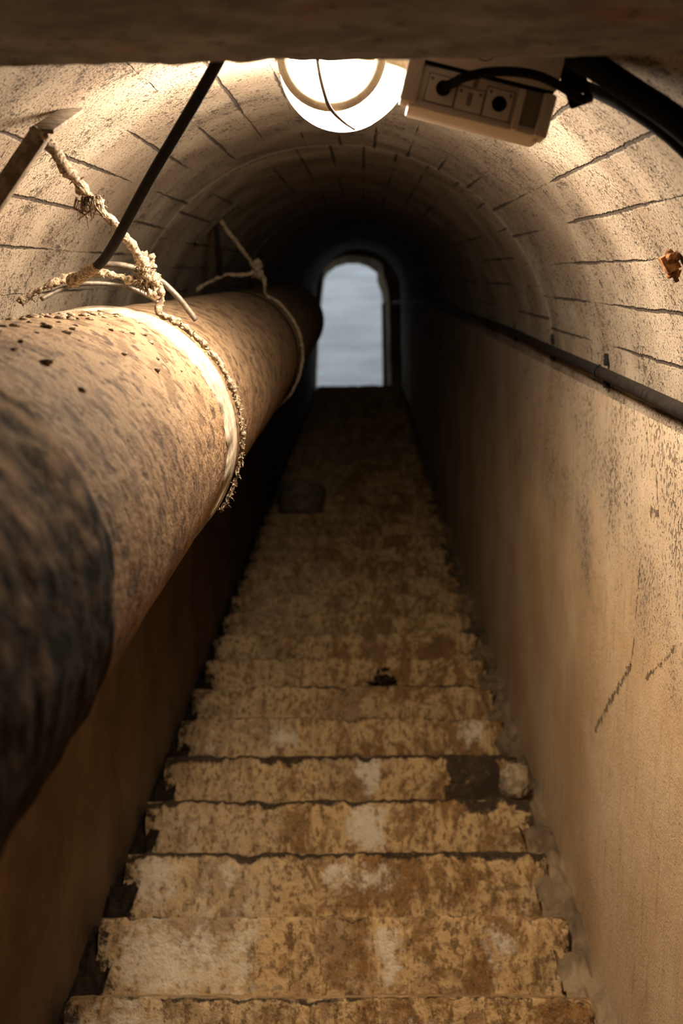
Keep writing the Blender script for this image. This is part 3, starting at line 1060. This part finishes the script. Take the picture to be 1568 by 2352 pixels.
B1, B2, B3 = on_vault(100, 290), on_vault(497, 488), on_vault(596, 556)
GB = 'iron brackets on the vault'
br1 = thing('iron_bracket', 'rusted iron bracket on the vault at far left holding the nearest rope', 'bracket', vault(ang_of(B1), B1.y, 0.0), GB)
ba, bb = at(96, 300, 1.50), at(-90, 575, 1.50)
bx = (bb - ba).normalized()
by = Vector((0, 1, 0))
bz = by.cross(bx).normalized()
part('bracket_bar', bbox(ba, bx, by, bz, (0.0, (bb - ba).length), (-0.006, 0.012), (-0.0125, 0.0125), 0.002), M['iron'], br1, angle=40)
vp_ = on_vault(168, 252)
px_ = (vp_ - ba).normalized()
pz_ = Vector((0, 0.6, 0.8)).cross(px_).normalized()
py_ = pz_.cross(px_)
part('mounting_plate', bbox(ba, px_, py_, pz_, (-0.004, (vp_ - ba).length + 0.003), (-0.003, 0.003), (-0.016, 0.016), 0.001), M['iron'], br1, 'lighter dusty mounting plate', angle=40)
p_ = ba + bx * 0.20
d_ = (p_ - Vector((XC, p_.y, UC))).normalized()
part('bracket_leg', tube([p_ + d_ * 0.008, Vector((XC, p_.y, UC)) + d_ * (RV + 0.004)], 0.009, 8, flat=0.5), M['iron'], br1)
br2 = thing('iron_bracket', 'thin dark iron bracket on the vault above the second pipe joint', 'bracket', vault(ang_of(B2), B2.y, 0.0), GB)
part('bracket_bar', bracket(ang_of(B2) + 8, ang_of(B2) - 11, B2.y, 0.016, 0.018, 0.012, M['dark_iron']), M['dark_iron'], br2, angle=40)
part('bracket_foot', lug(ang_of(B2) + 6, B2.y, 0.014, 0.009, 0.016), M['dark_iron'], br2)
part('bracket_foot', lug(ang_of(B2) - 9, B2.y, 0.014, 0.009, 0.016), M['dark_iron'], br2)
br3 = thing('iron_bracket', 'farthest iron bracket on the vault, almost lost in the dark', 'bracket', vault(ang_of(B3), B3.y, 0.0), GB)
part('bracket_bar', bracket(ang_of(B3) + 10, ang_of(B3) - 8, B3.y, 0.016, 0.018, 0.012, M['dark_iron']), M['dark_iron'], br3, angle=40)
part('bracket_foot', lug(ang_of(B3) + 7, B3.y, 0.014, 0.009, 0.016), M['dark_iron'], br3)
B4 = on_vault(1556, 585)
a4 = ang_of(B4)
br4 = thing('iron_bracket', 'orange rusted bracket stub on the right side of the vault at the photo edge', 'bracket', vault(a4, B4.y, 0.0), GB)
part('bracket_bar', bracket(a4 - 0.8, a4 + 1.6, B4.y, 0.022, 0.020, 0.006, M['rust'], -0.004), M['rust'], br4, angle=40)
fl = [blob(vault(a4 + rn.uniform(-1.0, 2.2), B4.y + rn.uniform(-0.012, 0.015), rn.uniform(0.004, 0.024)), 0.006, 0.007, 0.007, 0.7, 9, 2, k) for k in range(9)]
fl += [tube([vault(a4 + 0.8, B4.y, 0.01), vault(a4 + 2.0, B4.y + 0.006, 0.016), vault(a4 + 3.4, B4.y + 0.008, 0.016)], [0.006, 0.005, 0.0035], 7, rough=0.5)]
part('rust_flakes', join(*fl), M['rust'], br4)


def rope_path(pts, n=10, wob=0.004, seed=0):
    P = smooth_path(pts, n)
    return [p + Vector((noise.noise(p * 30 + Vector((seed, 0, 0))), noise.noise(p * 30 + Vector((0, seed, 5))), noise.noise(p * 30 + Vector((9, 0, seed))))) * wob for p in P]


GR = 'ropes tying the pipe to the vault'


def rope_thing(label, up, left, right, knot, rr, fz, seed, tuft=None):
    t = thing('pipe_rope', label, 'rope', knot, GR)
    P1, P2, P3 = rope_path(up, 12, 0.004, seed), rope_path(left, 12, 0.004, seed + 1), rope_path(right, 10, 0.002, seed + 2)

    def strand(P, r, end=1.0):
        rads = [r * (1 + 0.8 * fbm(p * 55, 3)) * (1 + (end - 1) * i / len(P)) for i, p in enumerate(P)]
        a = tube(P, rads, 11, rough=0.6, nf=150)
        # second ply laid round the first
        tw = []
        for i, p in enumerate(P):
            w = i * 0.9
            tw.append(p + Vector((cos(w), 0.3 * sin(w), sin(w))) * r * 0.7)
        return join(a, tube(tw, [q * 0.6 for q in rads], 7, rough=0.7, nf=170))

    part('hanging_strand', join(strand(P1, rr), fuzz(P1, rr, int(fz * 0.8), 0.009, seed, 0.0008)), M['rope'], t)
    part('pipe_loop', join(strand(P2, rr * 0.95), strand(P3, rr * 0.95, 0.35), fuzz(P2 + P3, rr, int(fz * 1.2), 0.009, seed + 4, 0.0008)), M['rope'], t)
    ks = []
    r2 = random.Random(seed)
    for k in range(60):
        a = r2.uniform(-0.1, 1)
        c = Vector(knot) + Vector((r2.gauss(0.002, 0.35) + a * 0.5, r2.gauss(0, .5), 1.5 - 2.6 * a + r2.gauss(0, .3))) * rr * 3.1
        ks.append(blob(c, rr * r2.uniform(0.7, 1.4), rr * r2.uniform(0.7, 1.3), rr * r2.uniform(0.7, 1.5), 0.7, 9, 2, seed + k * 1.3))
    ks.append(fuzz([Vector(knot) + Vector((r2.gauss(0, 1), r2.gauss(0, 1), r2.gauss(0, 1.2))) * rr * 1.6 for _ in range(30)], rr, int(fz * 1.0), 0.012, seed + 8, 0.0009))
    part('knot', join(*ks), M['rope'], t)
    if tuft is not None:
        tp = [Vector(tuft) + Vector((r2.gauss(0, .006), r2.gauss(0, .004), r2.gauss(0, .005))) for _ in range(14)]
        tt = [fuzz(tp, 0.004, 40, 0.016, seed + 15, 0.0009, 1.7)]
        for k in range(9):
            a = Vector(tuft) + Vector((r2.gauss(0.004, .010), r2.gauss(0, .004), 0.006))
            tt.append(tube([a, a + Vector((r2.gauss(0, .006), 0, -0.016)), a + Vector((r2.gauss(0, .01), 0, -r2.uniform(.022, .036)))], [0.0028, 0.0022, 0.0007], 5, rough=0.6))
        part('frayed_tuft', join(*tt), M['rope'], t)
    return t


K1 = at(338, 640, 2.07)
arc1 = [pipe(p, S_J1 + 0.024, 0.0145) for p in range(66, -40, -6)]
rope_thing('dusty frayed rope from the far-left bracket down to the bright pipe joint',
           [at(94, 306, 1.485), at(150, 383, 1.62), at(207, 452, 1.76), at(268, 520, 1.88), at(310, 578, 1.99), K1],
           [K1, at(290, 640, 2.06), at(235, 628, 2.05), at(170, 632, 2.04), at(105, 660, 2.03), at(50, 690, 2.03)],
           [K1, at(372, 672, 2.09)] + arc1, K1, 0.0066, 190, 3, at(205, 462, 1.755))
K2 = at(590, 620, 4.22)
arc2 = [pipe(p, S_J2 - 0.02, 0.0135) for p in range(62, -60, -8)]
rope_thing('dim dusty rope from the second bracket down to the second pipe joint',
           [at(499, 494, 3.98), at(530, 540, 4.05), at(562, 582, 4.13), K2],
           [K2, at(560, 632, 4.21), at(520, 630, 4.2), at(480, 648, 4.18), at(452, 668, 4.17)],
           [K2, at(606, 640, 4.24)] + arc2, K2, 0.0062, 60, 21)

# short black strap under the second bracket
single('black_strap', 'narrow black strap hanging straight down from the second bracket', 'strap',
       tube(smooth_path([at(497, 494, 3.96), at(498, 535, 3.99), at(502, 580, 4.05), at(506, 632, 4.16)], 8), [0.010] * 25, 8, flat=0.35, upv=Vector((0, 1, 0))), M['black'])

# two steel wire hoops over the pipe by the knot
GH = 'steel wire hoops over the pipe'
single('wire_hoop', 'lower steel wire hoop arching low over the pipe behind the rope knot', 'wire hoop',
       tube(smooth_path([at(95, 687, 2.03), at(140, 664, 2.05), at(190, 652, 2.07), at(245, 652, 2.09), at(300, 662, 2.11), at(345, 682, 2.13), at(375, 705, 2.14)], 10), 0.0042, 10), M['hoop'], GH)
single('wire_hoop', 'thicker upper wire hoop curving right from the rope knot down to the pipe', 'wire hoop',
       tube(smooth_path([at(168, 640, 2.16), at(215, 612, 2.16), at(270, 608, 2.16), at(320, 620, 2.17), at(370, 646, 2.18), at(410, 684, 2.19), at(450, 735, 2.21)], 10), 0.0058, 10), M['hoop'], GH)

# black cable from the ceiling down to the hoops
hc = thing('hanging_cable', 'black cable hanging from behind the beam down to the rope loop on the pipe', 'cable', at(505, 140, 1.42))
cab = smooth_path([at(560, 28, 1.39), at(505, 132, 1.44), at(455, 222, 1.50), at(402, 312, 1.56), at(347, 405, 1.63), at(302, 487, 1.70), at(265, 555, 1.78), at(237, 597, 1.86), at(208, 622, 1.92), at(168, 646, 1.98)], 8)
part('cable_sheath', tube(cab, 0.0082, 14), M['black'], hc)
part('cable_tail', tube(cab[-14:], [0.0086 + 0.004 * k / 13 for k in range(14)], 12, rough=0.25), M['rope'], hc, 'dust-caked pale end')

# ------------------------------------------------------------------ conduit on the right wall
def on_wall(px, py, off):
    d = ldir(px, py)
    return d * ((XR - off) / d.x)


cr_ = 0.0135
CO = cr_ + 0.010
cn = on_wall(1760, 1035, CO)
cpts = [Vector((cn.x, -0.6, cn.z + 0.02)), Vector((cn.x, 0.7, cn.z + 0.008)), on_wall(1760, 1035, CO), on_wall(1568, 945, CO), on_wall(1378, 855, CO), on_wall(1258, 801, CO), on_wall(1175, 762, CO), on_wall(1100, 733, CO), on_wall(1040, 711, CO), on_wall(1000, 699, CO), on_wall(975, 693, CO + 0.004),
        at(950, 691, 12.6), at(925, 692, 14.8), at(903, 694, 16.6)]
cd = thing('wall_conduit', 'dark conduit clipped along the right wall, running up towards the doorway', 'conduit', cpts[4])
part('conduit_tube', tube(smooth_path(cpts[:11], 12), cr_, 14), M['conduit'], cd)
part('loose_end', tube(smooth_path(cpts[10:], 10), cr_ * 0.9, 10), M['frame'], cd, 'far end leaving the wall, paled for daylight')  # daylight painted on the far end by a paler grey
GC = 'saddle clips holding the wall conduit'
for (px, py), lb in (((1378, 855), 'nearest black saddle clip on the right wall conduit'), ((1258, 801), 'second black saddle clip along the right wall conduit'), ((1175, 762), 'third black saddle clip along the right wall conduit'), ((1123, 741), 'fourth small clip along the right wall conduit, deep in the dark')):
    c = on_wall(px, py, CO)
    k = thing('saddle_clip', lb, 'clip', Vector((XR, c.y, c.z)), GC)
    t = Vector((0, 1, 0))
    sad = [Vector((XR - CO - (cr_ + 0.003) * cos(a), c.y, c.z + (cr_ + 0.003) * sin(a))) for a in [rad(-90 + 180 * i / 14) for i in range(15)]]
    part('saddle', tube(sad, 0.006, 8, flat=0.25, upv=Vector((1, 0, 0))), M['black'], k)
    part('clip_tab', bbox(Vector((XR, c.y, c.z)), e1, e2, e3, (-0.016, 0.001), (-0.0065, 0.0065), (0.015, 0.043), 0.003), M['black'], k, angle=40)
    part('clip_tab', bbox(Vector((XR, c.y, c.z)), e1, e2, e3, (-0.016, 0.001), (-0.0065, 0.0065), (-0.036, -0.015), 0.003), M['black'], k, angle=40)
    part('clip_screw', lathe([(0.004, 0.0), (0.004, 0.002), (0.002, 0.003)], Vector((XR - 0.016, c.y, c.z + 0.03)), (-1, 0, 0), 10), M['hoop'], k)

# ------------------------------------------------------------------ things lying on the steps
y3, z3 = nosing(3)
single('loose_stone', 'pale broken concrete lump on a step beside the dark stain at the right wall', 'stone',
       blob((0.475, y3 + 0.058, z3 + 0.058), 0.047, 0.042, 0.062, 0.28, 9, 4, 3.3, lo=-0.052), M['stone'], frame='W')
y6, z6 = nosing(6)
lf = []
rn = random.Random(9)
for k in range(34):
    x = 0.065 + rn.gauss(0, 0.030)
    h = abs(rn.gauss(0, 0.018)) * (1.3 if x < 0.08 else 0.9)
    lf.append(blob((x, y6 + 0.05 + rn.gauss(0, 0.02), z6 + 0.014 + h), rn.uniform(0.006, 0.018), rn.uniform(0.006, 0.014), rn.uniform(0.004, 0.012), 0.8, 12, 2, k * 2.1))
single('dead_leaves', 'small black clump of litter on a step in the middle of the flight', 'litter', join(*lf), M['litter'], frame='W')
y16, z16 = nosing(16)
tb = thing('round_tub', 'dim round tub standing on the upper steps, left of centre', 'tub', (-0.455, y16 + 0.10, z16 + 0.004), frame='W')
c16 = Vector((-0.455, y16 + 0.095, z16 + 0.006))
part('tub_body', lathe([(0.125, 0.0), (0.150, 0.02), (0.168, 0.20), (0.172, 0.205), (0.160, 0.205), (0.145, 0.03)], c16, (0, 0, 1), 40), M['tub'], tb, angle=50)
part('tub_rim', tube([c16 + Vector((0.169 * cos(t), 0.169 * sin(t), 0.205)) for t in [2 * pi * k / 48 for k in range(48)]], 0.006, 8, closed=True), M['tub'], tb)

# ------------------------------------------------------------------ daylight, camera, view
w = bpy.data.worlds.new('daylight')
SC.world = w
w.use_nodes = True
w.node_tree.nodes['Background'].inputs['Color'].default_value = (0.80, 0.90, 1.0, 1)
w.node_tree.nodes['Background'].inputs['Strength'].default_value = 1.35

cam_d = bpy.data.cameras.new('camera')
cam = bpy.data.objects.new('camera', cam_d)
COL.objects.link(cam)
cam.location = (0, 0, CAMZ)
cam.rotation_euler = (pi / 2 + PITCH, 0, YAW)
cam_d.sensor_fit = 'VERTICAL'
cam_d.sensor_height = 36.0
cam_d.sensor_width = 24.0
cam_d.lens = 36.0 * F / 2352.0
cam_d.clip_start = 0.02
cam_d.dof.use_dof = True
cam_d.dof.focus_distance = 1.95
cam_d.dof.aperture_fstop = 4.0
SC.camera = cam

SC.view_settings.view_transform = 'Standard'
SC.view_settings.look = 'None'
SC.view_settings.exposure = 0.0
SC.view_settings.gamma = 1.0
SC.view_settings.use_curve_mapping = False
SC.cycles.use_denoising = True
SC.cycles.max_bounces = 5
SC.cycles.diffuse_bounces = 3
SC.cycles.use_adaptive_sampling = True
SC.cycles.adaptive_threshold = 0.06
SC.cycles.adaptive_min_samples = 16
